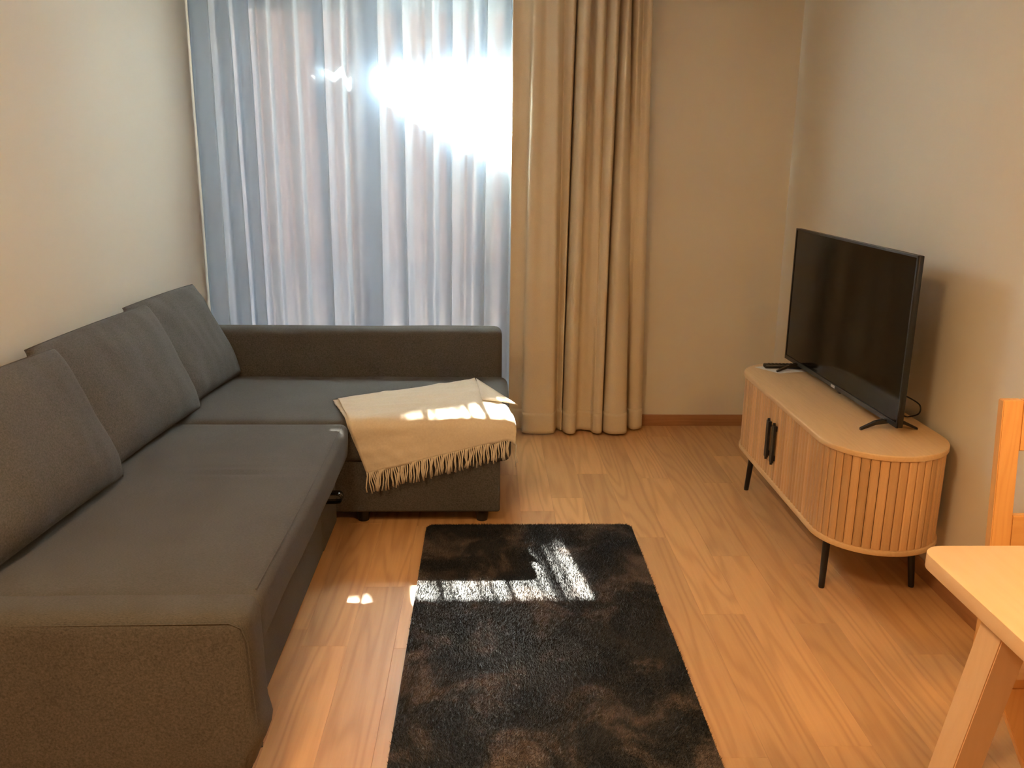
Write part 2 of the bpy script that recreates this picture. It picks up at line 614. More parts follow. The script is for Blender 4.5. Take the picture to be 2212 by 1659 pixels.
box('pane', (-1.317, 4.857, 0.15), (-0.710, 4.863, 2.139), M_GLASS, win)
box('pane', (-0.570, 4.857, 0.15), (0.082, 4.863, 2.139), M_GLASS, win)
box('handle_plate', (-0.693, 4.823, 1.03), (-0.669, 4.831, 1.17), M_CHROME, win, bev=0.003)
bm = bmesh.new()
tube_into(bm, [(-0.681, 4.830, 1.12), (-0.681, 4.790, 1.12)], 0.009)
tube_into(bm, [(-0.681, 4.795, 1.125), (-0.681, 4.790, 1.0)], 0.008)
link('window_handle', me_from_bm(bm), M_CHROME, win, smooth=True, auto=50)

# ------------------------------------------------------------------ outside: paving, facing house
M_PAVE = paint('paving', (0.50, 0.46, 0.43))
M_BRICK = paint('red_render', (0.50, 0.36, 0.33))
M_ROOFM = paint('grey_roof', (0.25, 0.24, 0.24))
box('ground', (-14, 4.98, -0.12), (14, 24, -0.02), M_PAVE, kind='structure')
house = empty('house', (0, 12, 0))
tag(house, 'reddish rendered house with sloping roof seen blurred through the white voile curtain', 'house')
def zroof(x):   # roof edge that shades the low sun
    return 8.255 - 0.51 * (x + 1.0)
bm = bmesh.new()
# facade outline: taller part on the left, sloping roof on the right
XA, XM, XE = -11.0, -1.93, 5.6
def slab(name, poly, y0, y1, mat):
    bm = bmesh.new()
    f = bm.faces.new([bm.verts.new((x, y0, z)) for x, z in poly])
    r = bmesh.ops.extrude_face_region(bm, geom=[f])
    for v in r['geom']:
        if isinstance(v, bmesh.types.BMVert):
            v.co.y = y1
    bmesh.ops.recalc_face_normals(bm, faces=bm.faces)
    return link(name, me_from_bm(bm), mat, house)
slab('facade', [(XM, -0.02), (XE - 0.3, -0.02), (XE - 0.3, zroof(XE - 0.3) - 0.15), (-1.745, 8.48), (XM, 8.50)], 12.0, 19.0, M_BRICK)
slab('facade', [(XA, -0.02), (XM, -0.02), (XM, 8.82), (XA, 8.82)], 12.0, 19.0, M_BRICK)
slab('roof', [(XM, 8.50), (-1.745, 8.48), (XE, zroof(XE) - 0.15), (XE, zroof(XE)), (-1.745, 8.63), (XM, 8.655)], 11.7, 19.3, M_ROOFM)
slab('roof', [(XA - 0.2, 8.82), (XM, 8.82), (XM, 8.95), (XA - 0.2, 8.95)], 11.7, 19.3, M_ROOFM)

# ------------------------------------------------------------------ curtains
def cloth_sheet(name, top, bot, zt, zb, nz, mat, parent=None, thick=0.0, ease=1.0, wob=0.0):
    """vertical sheet between two cross-sections (n x 2 arrays)"""
    n = len(top)
    V = np.zeros((nz + 1, n, 3))
    for j in range(nz + 1):
        t = j / nz
        w = t ** ease
        P = top * (1 - w) + bot * w
        V[j, :, 0:2] = P
        V[j, :, 2] = zt + (zb - zt) * t
        if wob:
            for i in range(n):
                q = noise.noise(Vector((P[i, 0] * 7, V[j, i, 2] * 2.2, 3.1)))
                V[j, i, 1] += wob * q
                V[j, i, 0] += wob * 0.6 * noise.noise(Vector((P[i, 0] * 6, V[j, i, 2] * 2.6, 9.1)))
    idx = np.arange((nz + 1) * n).reshape(nz + 1, n)
    F = np.stack([idx[:-1, :-1], idx[:-1, 1:], idx[1:, 1:], idx[1:, :-1]], -1).reshape(-1, 4)
    me = bpy.data.meshes.new(name)
    me.from_pydata(V.reshape(-1, 3).tolist(), [], F.tolist())
    o = link(name, me, mat, parent, smooth=True)
    if thick:
        md = o.modifiers.new('thickness', 'SOLIDIFY')
        md.thickness = thick
        md.offset = 0
    return o

# voile: flat waves with overlapping folds; each fold = (left, right) at the track and (left, right) at the hem
FOLDS = [
    ((-1.434, -1.328), (-1.438, -1.331)),
    ((-1.291, -1.235), (-1.292, -1.216)),
    ((-1.211, -1.140), (-1.205, -1.139)),
    ((-0.847, -0.788), (-0.832, -0.793)),
    ((-0.601, -0.526), (-0.624, -0.541)),
    ((-0.446, -0.412), (-0.433, -0.407)),
    ((-0.196, -0.165), (-0.226, -0.192)),
    ((-0.024, 0.003), (-0.055, -0.025)),
    ((0.082, 0.120), (0.050, 0.100)),
]
def voile_profile(k):
    """k = 0 track, 1 hem"""
    P = []
    pend = FOLDS[0][k][0] - 0.002
    P.append((pend, 4.555))
    prev_end = None
    sign = 1
    for q, fo in enumerate(FOLDS):
        a, b = fo[k]
        if prev_end is not None:
            gt = FOLDS[q][0][0] - FOLDS[q - 1][0][1]
            gb = FOLDS[q][1][0] - FOLDS[q - 1][1][1]
            nh = max(1, int(round((gt + gb) / 2 / 0.034)))
            amp = 1.0 if nh > 3 else 0.5
            for i in range(1, nh):
                sign = -sign
                P.append((prev_end + (a - prev_end) * i / nh, 4.530 + amp * (0.022 * math.cos(PI * i / 2 + q) + 0.015 * sign * (1 + 0.3 * math.sin(i * 2.1 + q)))))
        w = b - a
        P += [(a + 0.25 * w, 4.512), (b - 0.12 * w, 4.506), (b, 4.516), (b - 0.15 * w, 4.530), (a + 0.15 * w, 4.536), (a, 4.548), (a + 0.2 * w, 4.558), (b + 0.004, 4.552)]
        prev_end = b + 0.004
    if k == 0 or True:
        P.append((prev_end + 0.04, 4.548))
        P.append((prev_end + 0.06, 4.556))
    return catmull([(x, y + 0.012) for x, y in P], 9)

vt, vb = voile_profile(0), voile_profile(1)
vo = cloth_sheet('voile_curtain', vt, vb, 2.485, 0.03, 60, M_VOILE, wob=0.003)
tag(vo, 'white see-through voile curtain hanging in fine pleats over the window behind the sofa', 'curtain')

# heavy curtain: cross-section points (x, y) at the top of the picture (z about 2.1) and at the hem
pt = [(0.118, 4.44), (0.165, 4.470), (0.200, 4.455), (0.222, 4.425), (0.250, 4.435), (0.275, 4.470), (0.300, 4.440), (0.325, 4.415), (0.345, 4.44),
      (0.362, 4.47), (0.385, 4.440), (0.405, 4.425), (0.419, 4.465), (0.425, 4.52), (0.432, 4.455), (0.455, 4.408), (0.482, 4.43), (0.490, 4.49), (0.505, 4.475),
      (0.515, 4.425), (0.540, 4.415), (0.556, 4.46), (0.565, 4.49), (0.580, 4.44), (0.604, 4.405), (0.622, 4.45), (0.630, 4.49),
      (0.645, 4.44), (0.660, 4.415), (0.676, 4.47), (0.680, 4.535), (0.690, 4.470), (0.705, 4.43), (0.722, 4.470), (0.735, 4.50), (0.752, 4.46), (0.774, 4.47), (0.770, 4.52)]
pb = [(0.115, 4.515), (0.150, 4.505), (0.188, 4.495), (0.186, 4.440), (0.215, 4.418), (0.262, 4.414), (0.310, 4.416), (0.350, 4.430), (0.362, 4.475),
      (0.372, 4.51), (0.385, 4.490), (0.396, 4.480), (0.398, 4.53), (0.402, 4.56), (0.406, 4.455), (0.432, 4.412), (0.462, 4.425), (0.474, 4.475), (0.500, 4.492),
      (0.530, 4.480), (0.552, 4.470), (0.560, 4.44), (0.566, 4.430), (0.584, 4.418), (0.604, 4.430), (0.612, 4.49), (0.616, 4.52),
      (0.621, 4.450), (0.650, 4.412), (0.700, 4.410), (0.738, 4.435), (0.746, 4.52), (0.752, 4.56), (0.765, 4.51), (0.785, 4.490), (0.815, 4.50), (0.836, 4.53), (0.826, 4.56)]
ct, cb = catmull(pt, 7), catmull(pb, 7)
zt_, zb_ = 2.485, 0.012
# the sections were taken at z = 2.12 and z = 0.05: carry on to track and hem
ext = (2.485 - 2.12) / (2.12 - 0.05)
ct2 = ct + (ct - cb) * ext * 0.35
cu = cloth_sheet('blackout_curtain', ct2, cb, 2.485, 0.014, 70, M_CURTAIN, thick=0.0018, wob=0.0025, ease=0.95)
tag(cu, 'heavy beige floor-length curtain gathered at the right side of the window', 'curtain')
# hem seam of the heavy curtain
hem = cloth_sheet('hem_band', ct2 * 0.045 + cb * 0.955, cb, 0.125, 0.013, 6, M_CURTAIN, cu, thick=0.0042)
tr_ = box('curtain_track', (XL, 4.42, 2.487), (0.95, 4.56, 2.515), M_FRAME)
tag(tr_, 'white curtain track on the ceiling above the window', 'curtain track')

# ------------------------------------------------------------------ sofa
sofa = empty('corner_sofa', (-1.0, 2.9, 0))
tag(sofa, 'dark grey fabric corner sofa bed with chaise along the window', 'sofa')
def nz(p, s, seed=0.0):
    return noise.noise(Vector((p.x * s, p.y * s, p.z * s + seed)))
def seat_disp(p, n):
    d = Vector((0, 0, 0))
    if p.z > 0.40:
        # pulled cloth near the front, soft hollows
        g = math.exp(-((p.x + 0.78) / 0.14) ** 2) * math.exp(-((p.y - 2.69) / 0.035) ** 2)
        d.z += 0.006 * g * math.sin((p.y - 2.69) * 130 + 0.8)
        g = math.exp(-((p.x + 0.72) / 0.10) ** 2) * math.exp(-((p.y - 2.62) / 0.02) ** 2)
        d.z += 0.003 * g
        d.z += 0.004 * nz(p, 3.0)
        e = min(p.y - 1.86, 3.235 - p.y)
        d.z -= 0.006 * math.exp(-e / 0.05)
    if n.x > 0.5:
        d.x += 0.006 * nz(p, 4.0, 3.0) + 0.012 * max(0, (p.z - 0.36)) * 0
        d.x -= 0.10 * max(0.0, 0.37 - p.z) * 1.0
    return d
softbox('seat_mattress', (-1.32, 1.862, 0.295), (-0.528, 3.232, 0.447), 0.032, M_SOFA, sofa, step=0.022, disp=seat_disp)
def ch_disp(p, n):
    d = Vector((0, 0, 0))
    if p.z > 0.40:
        d.z += 0.004 * nz(p, 3.0, 5.0)
        d.z -= 0.006 * math.exp(-(p.y - 3.24) / 0.04)
    return d
softbox('chaise_mattress', (-1.32, 3.240, 0.272), (0.094, 3.962, 0.445), 0.035, M_SOFA, sofa, step=0.03, disp=ch_disp)
softbox('chaise_base', (-1.32, 3.262, 0.058), (0.052, 3.96, 0.278), 0.012, M_SOFA, sofa, step=0.2)
# pull-out bed section under the seat: two front boards with a vertical joint
softbox('drawer_front', (-1.30, 1.858, 0.028), (-0.594, 2.955, 0.300), 0.014, M_SOFA, sofa, step=0.12)
softbox('drawer_front', (-1.30, 2.961, 0.028), (-0.592, 3.245, 0.300), 0.012, M_SOFA, sofa, step=0.12)
softbox('back_frame', (XL + 0.014, 1.86, 0.05), (-1.374, 3.962, 0.62), 0.02, M_SOFA, sofa, step=0.2)
def arm_disp(p, n):
    d = Vector((0, 0, 0))
    if p.z > 0.5:
        d.z += 0.004 * nz(p, 2.2, 1.0)
    d.y += 0.003 * nz(p, 3.5, 8.0)
    return d
softbox('armrest', (XL + 0.014, 3.962, 0.055), (0.068, 4.085, 0.662), 0.036, M_SOFA, sofa, step=0.05, disp=arm_disp)
def arm2_disp(p, n):
    d = Vector((0, 0, 0))
    d.z += 0.003 * nz(p, 2.6, 2.0) * (1 if p.z > 0.35 else 0)
    d.y += 0.004 * nz(p, 3.0, 4.0)
    if n.x > 0.3:
        d.x += 0.010 * math.exp(-((p.z - 0.17) / 0.03) ** 2)
        d.x -= 0.30 * max(0, 0.15 - p.z)
        d.x -= 0.035 * max(0, (p.z - 0.2)) * 0.5
    return d
softbox('armrest', (XL + 0.014, 1.730, 0.055), (-0.512, 1.852, 0.470), 0.034, M_SOFA, sofa, step=0.02, disp=arm2_disp)
tube('seam', [(-1.40, 1.7335, 0.445), (-1.0, 1.7325, 0.447), (-0.75, 1.7315, 0.450), (-0.56, 1.7315, 0.452), (-0.535, 1.7315, 0.44), (-0.523, 1.7345, 0.40), (-0.520, 1.7345, 0.30), (-0.515, 1.7345, 0.20)], 0.0016, M_SOFA, sofa)
tube('seam', [(-0.545, 1.90, 0.4455), (-0.542, 2.3, 0.4455), (-0.542, 2.8, 0.4445), (-0.548, 3.19, 0.443)], 0.0016, M_SOFA, sofa)
for fx, fy in ((-0.02, 3.33), (-0.02, 3.99), (-0.50, 3.33)):
    bm = bmesh.new()
    bmesh.ops.create_cone(bm, cap_ends=True, segments=20, radius1=0.022, radius2=0.03, depth=0.058, matrix=Matrix.Translation((fx, fy, 0.029)))
    link('foot', me_from_bm(bm), M_PLASTIC, sofa, smooth=True, auto=40)
for fx, fy in ((-1.38, 4.02), (-1.38, 1.79), (-0.62, 1.79), (-0.70, 2.95), (-0.70, 2.0)):
    bm = bmesh.new()
    bmesh.ops.create_cone(bm, cap_ends=True, segments=16, radius1=0.018, radius2=0.02, depth=0.03 if fx > -0.75 and fy != 1.79 else 0.056, matrix=Matrix.Translation((fx, fy, 0.015 if fx > -0.75 and fy != 1.79 else 0.028)))
    link('foot', me_from_bm(bm), M_PLASTIC, sofa, smooth=True, auto=40)
# glossy black pull strap of the bed section
bm = bmesh.new()
prof = [(-0.60, 0.246), (-0.545, 0.247), (-0.531, 0.243), (-0.525, 0.235), (-0.524, 0.222), (-0.530, 0.213), (-0.545, 0.210), (-0.60, 0.209)]
cr = catmull([(a, b) for a, b in prof], 4)
ra = [bm.verts.new((a, 2.985, b)) for a, b in cr]
rb = [bm.verts.new((a, 3.025, b)) for a, b in cr]
for i in range(len(ra) - 1):
    bm.faces.new((ra[i], ra[i + 1], rb[i + 1], rb[i]))
st = link('pull_strap', me_from_bm(bm), plain('glossy_black', (0.01, 0.01, 0.01), 0.12), sofa, smooth=True)
md = st.modifiers.new('t', 'SOLIDIFY'); md.thickness = 0.004
st['label'] = 'glossy black pull loop'

# back cushions
def cushion(y0, y1, height, bot, top, thick, seed, label, sag=0.0, shear=0.03):
    """bot/top = (x, z) of the bottom and top edge of the middle plane"""
    n = 44
    W = y1 - y0
    cy_ = (y0 + y1) / 2
    B, T_ = Vector((bot[0], cy_, bot[1])), Vector((top[0], cy_, top[1]))
    up = (T_ - B).normalized()
    H_ = (T_ - B).length
    nrm = Vector((up.z, 0, -up.x))
    mid = (B + T_) / 2
    verts, faces = [], []
    def pos(i, j, side):
        u = -1 + 2 * i / n
        v = -1 + 2 * j / n
        u = math.sin(u * PI / 2) * 0.35 + u * 0.65
        v = math.sin(v * PI / 2) * 0.35 + v * 0.65
        prof = max(0.0, (1 - abs(u) ** 3.0)) ** 0.45 * max(0.0, (1 - abs(v) ** 3.2)) ** 0.45
        t = thick * prof * (1 + 0.16 * (-v) * 0.8)
        # pinch: sides draw in between the corners
        uu = u * (1 - 0.035 * (1 - v * v))
        vv = v * (1 - 0.030 * (1 - u * u)) if v < 0 else v * (1 + sag * (1 - u * u))
        p = mid + up * (vv * H_ / 2) + Vector((0, 1, 0)) * (uu * W / 2)
        wr = 0.0045 * noise.noise(Vector((u * 2.6, v * 2.6, seed))) + 0.0035 * noise.noise(Vector((u * 9 + v * 5, v * 3.5, seed + 4))) * max(0, abs(u * v)) ** 1.0
        wr += 0.0015 * math.sin(u * 26 + seed + 5 * v) * max(0, v - 0.72) * 2.2 * prof ** 0.3
        wr += 0.006 * noise.noise(Vector((u * 5.0, v * 1.2, seed + 9)))
        p = p + nrm * (side * t + (wr if side > 0 else 0) * min(1, prof * 2.5))
        p.x += shear * u
        return p
    top_idx, bot_idx = {}, {}
    for j in range(n + 1):
        for i in range(n + 1):
            top_idx[i, j] = len(verts)
            verts.append(pos(i, j, 1))
    for j in range(n + 1):
        for i in range(n + 1):
            if i in (0, n) or j in (0, n):
                bot_idx[i, j] = top_idx[i, j]
            else:
                bot_idx[i, j] = len(verts)
                verts.append(pos(i, j, -1))
    for j in range(n):
        for i in range(n):
            faces.append((top_idx[i, j], top_idx[i + 1, j], top_idx[i + 1, j + 1], top_idx[i, j + 1]))
            faces.append((bot_idx[i, j], bot_idx[i, j + 1], bot_idx[i + 1, j + 1], bot_idx[i + 1, j]))
    me = bpy.data.meshes.new('back_cushion')
    me.from_pydata(verts, [], faces)
    o = link('back_cushion', me, M_CUSH, smooth=True)
    tag(o, label, 'cushion', 'loose back cushions of the corner sofa')
    # seam round the edge
    loop = [verts[top_idx[i, 0]] for i in range(0, n + 1, 2)] + [verts[top_idx[n, j]] for j in range(2, n + 1, 2)] + \
           [verts[top_idx[i, n]] for i in range(n - 2, -1, -2)] + [verts[top_idx[0, j]] for j in range(n - 2, -1, -2)]
    tube('seam', loop, 0.0022, M_CUSH, o, n=5)
    return o
cushion(3.335, 3.958, 0.46, (-1.165, 0.450), (-1.352, 0.862), 0.070, 1.0, 'dark grey back cushion nearest the voile curtain, leaning beside the chaise armrest', 0.015)
cushion(2.605, 3.410, 0.46, (-1.180, 0.448), (-1.352, 0.862), 0.082, 2.3, 'dark grey back cushion in the middle of the three against the left wall', 0.02)
cushion(1.880, 2.645, 0.46, (-1.180, 0.448), (-1.345, 0.860), 0.085, 5.1, 'dark grey back cushion nearest the low front armrest, cut by the left photo edge', 0.02)

# ------------------------------------------------------------------ throw
ZT, YE, XE_ = 0.4515, 3.232, 0.098
def drape(p, off):
    """p = point of the flat cloth (x, y); wraps over the front and the end edge of the chaise"""
    x, y = p
    z = ZT + off
    r = 0.035
    dy = (YE + r) - y
    X, Y, Z = x, y, z
    if dy > 0:
        a = dy / r
        if a < PI / 2:
            Y = YE + r - (r + off) * math.sin(a)
            Z = ZT - r + (r + off) * math.cos(a)
        else:
            Y = YE - off
            Z = ZT - r - (dy - r * PI / 2)
    dx = x - (XE_ - r)
    if dx > 0:
        a = dx / r
        if a < PI / 2:
            X = XE_ - r + (r + off) * math.sin(a)
            Z -= r * (1 - math.cos(a))
        else:
            X = XE_ + off
            Z -= r + (dx - r * PI / 2)
    return Vector((X, Y, Z))
QA, QB, QD, QC = (-0.615, 3.505), (-0.057, 3.822), (0.135, 3.185), (-0.467, 3.033)
def bil(u, v, A=QA, B=QB, D=QD, C=QC):
    f = lambda k: (A[k] * (1 - u) + B[k] * u) * (1 - v) + (C[k] * (1 - u) + D[k] * u) * v
    return (f(0), f(1))
def throw_sheet(name, A, B, D, C, off, nu=64, nv=52, seed=0.0, parent=None):
    verts, faces = [], []
    for j in range(nv + 1):
        for i in range(nu + 1):
            u, v = i / nu, j / nv
            p = bil(u, v, A, B, D, C)
            w = 0.0065 * noise.noise(Vector((p[0] * 5 + p[1] * 3, p[1] * 22 - p[0] * 6, seed))) + 0.0035 * noise.noise(Vector((p[0] * 22, p[1] * 30, seed + 3)))
            # a soft crease across the top
            c = math.exp(-((v - 0.42 - 0.12 * math.sin(u * 5)) / 0.03) ** 2) * max(0, u - 0.45) * 1.8
            q = drape(p, off + max(-0.002, w) + 0.006 * c)
            e = min(u, v * 1.2)
            verts.append(q)
    for j in range(nv):
        for i in range(nu):
            a = j * (nu + 1) + i
            faces.append((a, a + nu + 1, a + nu + 2, a + 1))
    me = bpy.data.meshes.new(name)
    me.from_pydata(verts, [], faces)
    o = link(name, me, M_BLANKET, parent, smooth=True)
    md = o.modifiers.new('thickness', 'SOLIDIFY')
    md.thickness = 0.0035
    md.offset = 0
    return o
throw = empty('throw_blanket', (-0.25, 3.4, 0.45))
tag(throw, 'folded beige wool throw with fringe draped over the chaise end', 'blanket')
throw_sheet('under_layer', (-0.632, 3.490), (-0.065, 3.815), (0.127, 3.195), (-0.470, 3.045), 0.0030, seed=7.0, parent=throw)
tl_ = throw_sheet('top_layer', QA, QB, QD, QC, 0.0105, seed=2.0, parent=throw)
# pointed corner of the fold at the chaise end
verts = [(-0.050, 3.815, 0.4665), (0.000, 3.66, 0.470), (0.118, 3.392, 0.472), (0.030, 3.50, 0.4725), (0.02, 3.42, 0.473)]
bm = bmesh.new()
A_, B_, C_ = Vector((-0.050, 3.812, 0.4665)), Vector((0.122, 3.388, 0.4665)), Vector((-0.020, 3.46, 0.4675))
nn = 8
g = {}
for i in range(nn + 1):
    for j in range(nn + 1 - i):
        a, b = i / nn, j / nn
        p = A_ * (1 - a - b) + B_ * a + C_ * b
        p.z += 0.004 * a * b * 4
        g[i, j] = bm.verts.new(p)
for i in range(nn):
    for j in range(nn - i):
        bm.faces.new((g[i, j], g[i + 1, j], g[i, j + 1]))
        if i + j < nn - 1:
            bm.faces.new((g[i + 1, j], g[i + 1, j + 1], g[i, j + 1]))
fl = link('folded_corner', me_from_bm(bm), M_BLANKET, throw, smooth=True)
md = fl.modifiers.new('thickness', 'SOLIDIFY'); md.thickness = 0.0035
# fringe: twisted tassels off the lower edge
bm = bmesh.new()
NT = 92
for i in range(NT):
    u = (i + 0.5) / NT
    a = drape(bil(u, 0.992), 0.012)
    ln = 0.078 + 0.016 * random.random() - 0.012 * u
    sw = 0.010 * noise.noise(Vector((u * 14, 1.0, 0))) + random.uniform(-0.005, 0.005)
    sy = random.uniform(-0.010, 0.002)
    on_end = a.x > 0.085
    for s in (-1, 1):
        pts_ = []
        for t in (0, 0.18, 0.45, 0.75, 1.0):
            px = a.x + sw * t * 1.6 + s * 0.0011 + s * 0.0016 * max(0, t - 0.75) + 0.0022 * math.sin(t * 7 + i)
            py = min(a.y, YE - 0.010) + sy * t + 0.002 * math.cos(t * 6 + i) if not on_end else a.y + 0.003 * math.sin(i + t * 4)
            if on_end:
                px = max(px, XE_ + 0.012)
            # threads that still lie on the cushion follow it over the edge
            pz = a.z - ln * t
            if not on_end and t < 0.2:
                py = a.y * 0.5 + py * 0.5
            pts_.append((px, py, pz))
        tube_into(bm, pts_, [0.0015, 0.0017, 0.0015, 0.0013, 0.0009], n=5)
fr = link('fringe', me_from_bm(bm), M_BLANKET, throw, smooth=True)
fr['kind'] = 'stuff'

# ------------------------------------------------------------------ rug
RX0, RX1, RY0, RY1, RZ = -0.240, 0.577, 1.745, 3.252, 0.012
def rr_poly(x0, x1, y0, y1, r, n=8):
    P = []
    for cx_, cy_, a0 in ((x1 - r, y1 - r, 0), (x0 + r, y1 - r, PI / 2), (x0 + r, y0 + r, PI), (x1 - r, y0 + r, 1.5 * PI)):
        for i in range(n + 1):
            a = a0 + i / n * PI / 2
            P.append((cx_ + r * math.cos(a), cy_ + r * math.sin(a)))
    return P
def rug_mat():
    m, nt, b, o = new_mat('charcoal_pile')
    L = nt.links
    g = N(nt, 'ShaderNodeNewGeometry')
    mp = N(nt, 'ShaderNodeMapping')
    mp.inputs['Scale'].default_value = (1, 0.8, 0.2)
    L.new(g.outputs['Position'], mp.inputs['Vector'])
    n1 = N(nt, 'ShaderNodeTexNoise', Scale=5.5, Detail=4.0, Roughness=0.6, Distortion=0.6)
    L.new(mp.outputs[0], n1.inputs['Vector'])
    r = ramp(nt, [(0.38, (0.017, 0.020, 0.024)), (0.52, (0.034, 0.034, 0.035)), (0.66, (0.120, 0.096, 0.084))])
    L.new(n1.outputs['Fac'], r.inputs[0])
    n2 = N(nt, 'ShaderNodeTexNoise', Scale=420.0, Detail=1.0)
    L.new(g.outputs['Position'], n2.inputs['Vector'])
    t3 = N(nt, 'ShaderNodeMapRange')
    L.new(n2.outputs['Fac'], t3.inputs['Value'])
    t3.inputs['From Min'].default_value = 0.25
    t3.inputs['From Max'].default_value = 0.75
    t3.inputs['To Min'].default_value = 0.55
    t3.inputs['To Max'].default_value = 1.6
    hs = N(nt, 'ShaderNodeHueSaturation')
    L.new(r.outputs[0], hs.inputs['Color'])
    L.new(t3.outputs[0], hs.inputs['Value'])
    L.new(hs.outputs[0], b.inputs['Base Color'])
    b.inputs['Roughness'].default_value = 0.55
    b.inputs['Specular IOR Level'].default_value = 0.3
    return m
M_RUG = rug_mat()
rug = prism('rug', rr_poly(RX0, RX1, RY0, RY1, 0.035), 0.0005, RZ, M_RUG, bev=0.003)
tag(rug, 'mottled charcoal and brown low-pile rug on the wooden floor', 'rug')
NB = 210000
bx = rng.uniform(RX0 + 0.002, RX1 - 0.002, NB)
by = rng.uniform(RY0 + 0.002, RY1 - 0.002, NB)
r_ = 0.035
cxx = np.clip(bx, RX0 + r_, RX1 - r_)
cyy = np.clip(by, RY0 + r_, RY1 - r_)
keep = (bx - cxx) ** 2 + (by - cyy) ** 2 < (r_ - 0.001) ** 2
keep |= (bx == cxx) | (by == cyy)
bx, by = bx[keep], by[keep]
NB = len(bx)
sx = np.sin(bx * 9.0 + 3 * np.sin(by * 5.0)) * 0.5 + np.sin(by * 13 + bx * 4) * 0.5
ang = sx * 1.6 - 1.2 + rng.normal(0, 0.7, NB)
lean = rng.uniform(0.002, 0.008, NB)
ht = rng.uniform(0.007, 0.011, NB)
wd = rng.uniform(0.0006, 0.0011, NB)
wa = rng.uniform(0, PI, NB)
V = np.zeros((NB, 3, 3), np.float32)
V[:, 0] = np.stack([bx - wd * np.cos(wa), by - wd * np.sin(wa), np.full(NB, RZ - 0.002)], -1)
V[:, 1] = np.stack([bx + wd * np.cos(wa), by + wd * np.sin(wa), np.full(NB, RZ - 0.002)], -1)
V[:, 2] = np.stack([bx + lean * np.cos(ang), by + lean * np.sin(ang), RZ + ht - 0.002], -1)
me = bpy.data.meshes.new('pile')
me.vertices.add(NB * 3)
me.vertices.foreach_set('co', V.reshape(-1))
me.loops.add(NB * 3)
me.loops.foreach_set('vertex_index', np.arange(NB * 3, dtype=np.int32))
me.polygons.add(NB)
me.polygons.foreach_set('loop_start', np.arange(0, NB * 3, 3, dtype=np.int32))
me.update(calc_edges=True)
pile = link('pile', me, M_RUG, rug)
pile['kind'] = 'stuff'

# ------------------------------------------------------------------ TV cabinet (stadium shaped, tambour front)
CX0, CX1, CY0, CY1 = 1.106, 1.529, 2.560, 3.825
CR = (CX1 - CX0) / 2
CXM = (CX0 + CX1) / 2
CZ0, CZ1 = 0.200, 0.542
def stadium(inset=0.0, n=28):
    r = CR - inset
    P = []
    for cy_, a0 in ((CY1 - CR, 0), (CY0 + CR, PI)):
        for i in range(n + 1):
            a = a0 + i / n * PI
            P.append((CXM + r * math.cos(a), cy_ + r * math.sin(a)))
    return P
cab = empty('media_cabinet', (CXM, (CY0 + CY1) / 2, 0))
tag(cab, 'light oak media cabinet with rounded ends, fluted front and black legs', 'cabinet')
prism('top_panel', stadium(0.0), CZ1 - 0.020, CZ1, M_CABX, cab, bev=0.004, seg=3)
prism('bottom_panel', stadium(0.0), CZ0, CZ0 + 0.018, M_CABX, cab, bev=0.003)
prism('carcass', stadium(0.024), CZ0 + 0.018, CZ1 - 0.020, M_GAP, cab)
# slats round the outline, at an inset of 12 mm
IN = 0.013
rS = CR - IN
SP = 0.0285          # slat pitch
SW = 0.0262
zs0, zs1 = CZ0 + 0.0185, CZ1 - 0.0205
def slat_mesh(SW):
    bm = bmesh.new()
    prof = [(-SW / 2, -0.004), (SW / 2, -0.004), (SW / 2, 0.003), (SW / 2 - 0.004, 0.0062), (0, 0.0072), (-SW / 2 + 0.004, 0.0062), (-SW / 2, 0.003)]
    lo_ = [bm.verts.new((x, y, zs0)) for x, y in prof]
    hi_ = [bm.verts.new((x, y, zs1)) for x, y in prof]
    n = len(prof)
    for i in range(n):
        bm.faces.new((lo_[i], lo_[(i + 1) % n], hi_[(i + 1) % n], hi_[i]))
    bm.faces.new(lo_[::-1])
    bm.faces.new(hi_)
    me = me_from_bm(bm, 'slat')
    me.materials.append(M_SLAT)
    return me
SLAT, SLAT_END = slat_mesh(0.0238), slat_mesh(0.0268)
LS = (CY1 - CR) - (CY0 + CR)          # straight length
per_half = LS + PI * rS / 2 * 2
parts = {}
def holder(name, y):
    # thin flexible backing the slats are glued to
    return None
def curve(s):
    """s = 0 in the middle of the front, grows towards the camera; returns point and outward normal"""
    h_ = LS / 2
    ym = (CY0 + CY1) / 2
    if abs(s) <= h_:
        return CX0 + IN, ym - s, (-1, 0)
    t = (abs(s) - h_) / rS
    sg = -1 if s > 0 else 1
    cy_ = ym + sg * h_
    return CXM - rS * math.cos(t), cy_ + sg * rS * math.sin(t), (-math.cos(t), sg * math.sin(t))
def backing(name, s0, s1, label=None):
    bm = bmesh.new()
    n = 30
    ro = []
    for q in (0.0035, 0.0065):
        for z in (zs0, zs1):
            row = []
            for i in range(n + 1):
                x, y, (nx_, ny_) = curve(s0 + (s1 - s0) * i / n)
                row.append(bm.verts.new((x - nx_ * q, y - ny_ * q, z)))
            ro.append(row)
    a, b, c, d = ro
    for i in range(n):
        bm.faces.new((a[i], a[i + 1], b[i + 1], b[i]))
        bm.faces.new((c[i + 1], c[i], d[i], d[i + 1]))
        bm.faces.new((a[i + 1], a[i], c[i], c[i + 1]))
        bm.faces.new((b[i], b[i + 1], d[i + 1], d[i]))
    bm.faces.new((a[0], b[0], d[0], c[0]))
    bm.faces.new((a[n], c[n], d[n], b[n]))
    return link(name, me_from_bm(bm), M_GAP, cab)
smax = LS / 2 + PI * rS * 0.985
nd = 14                                # slats of one door
door_a = backing('tambour_door', 0.001, SP * nd)
door_b = backing('tambour_door', -SP * nd, -0.001)
end_a = backing('fluted_end', SP * nd + 0.001, smax)
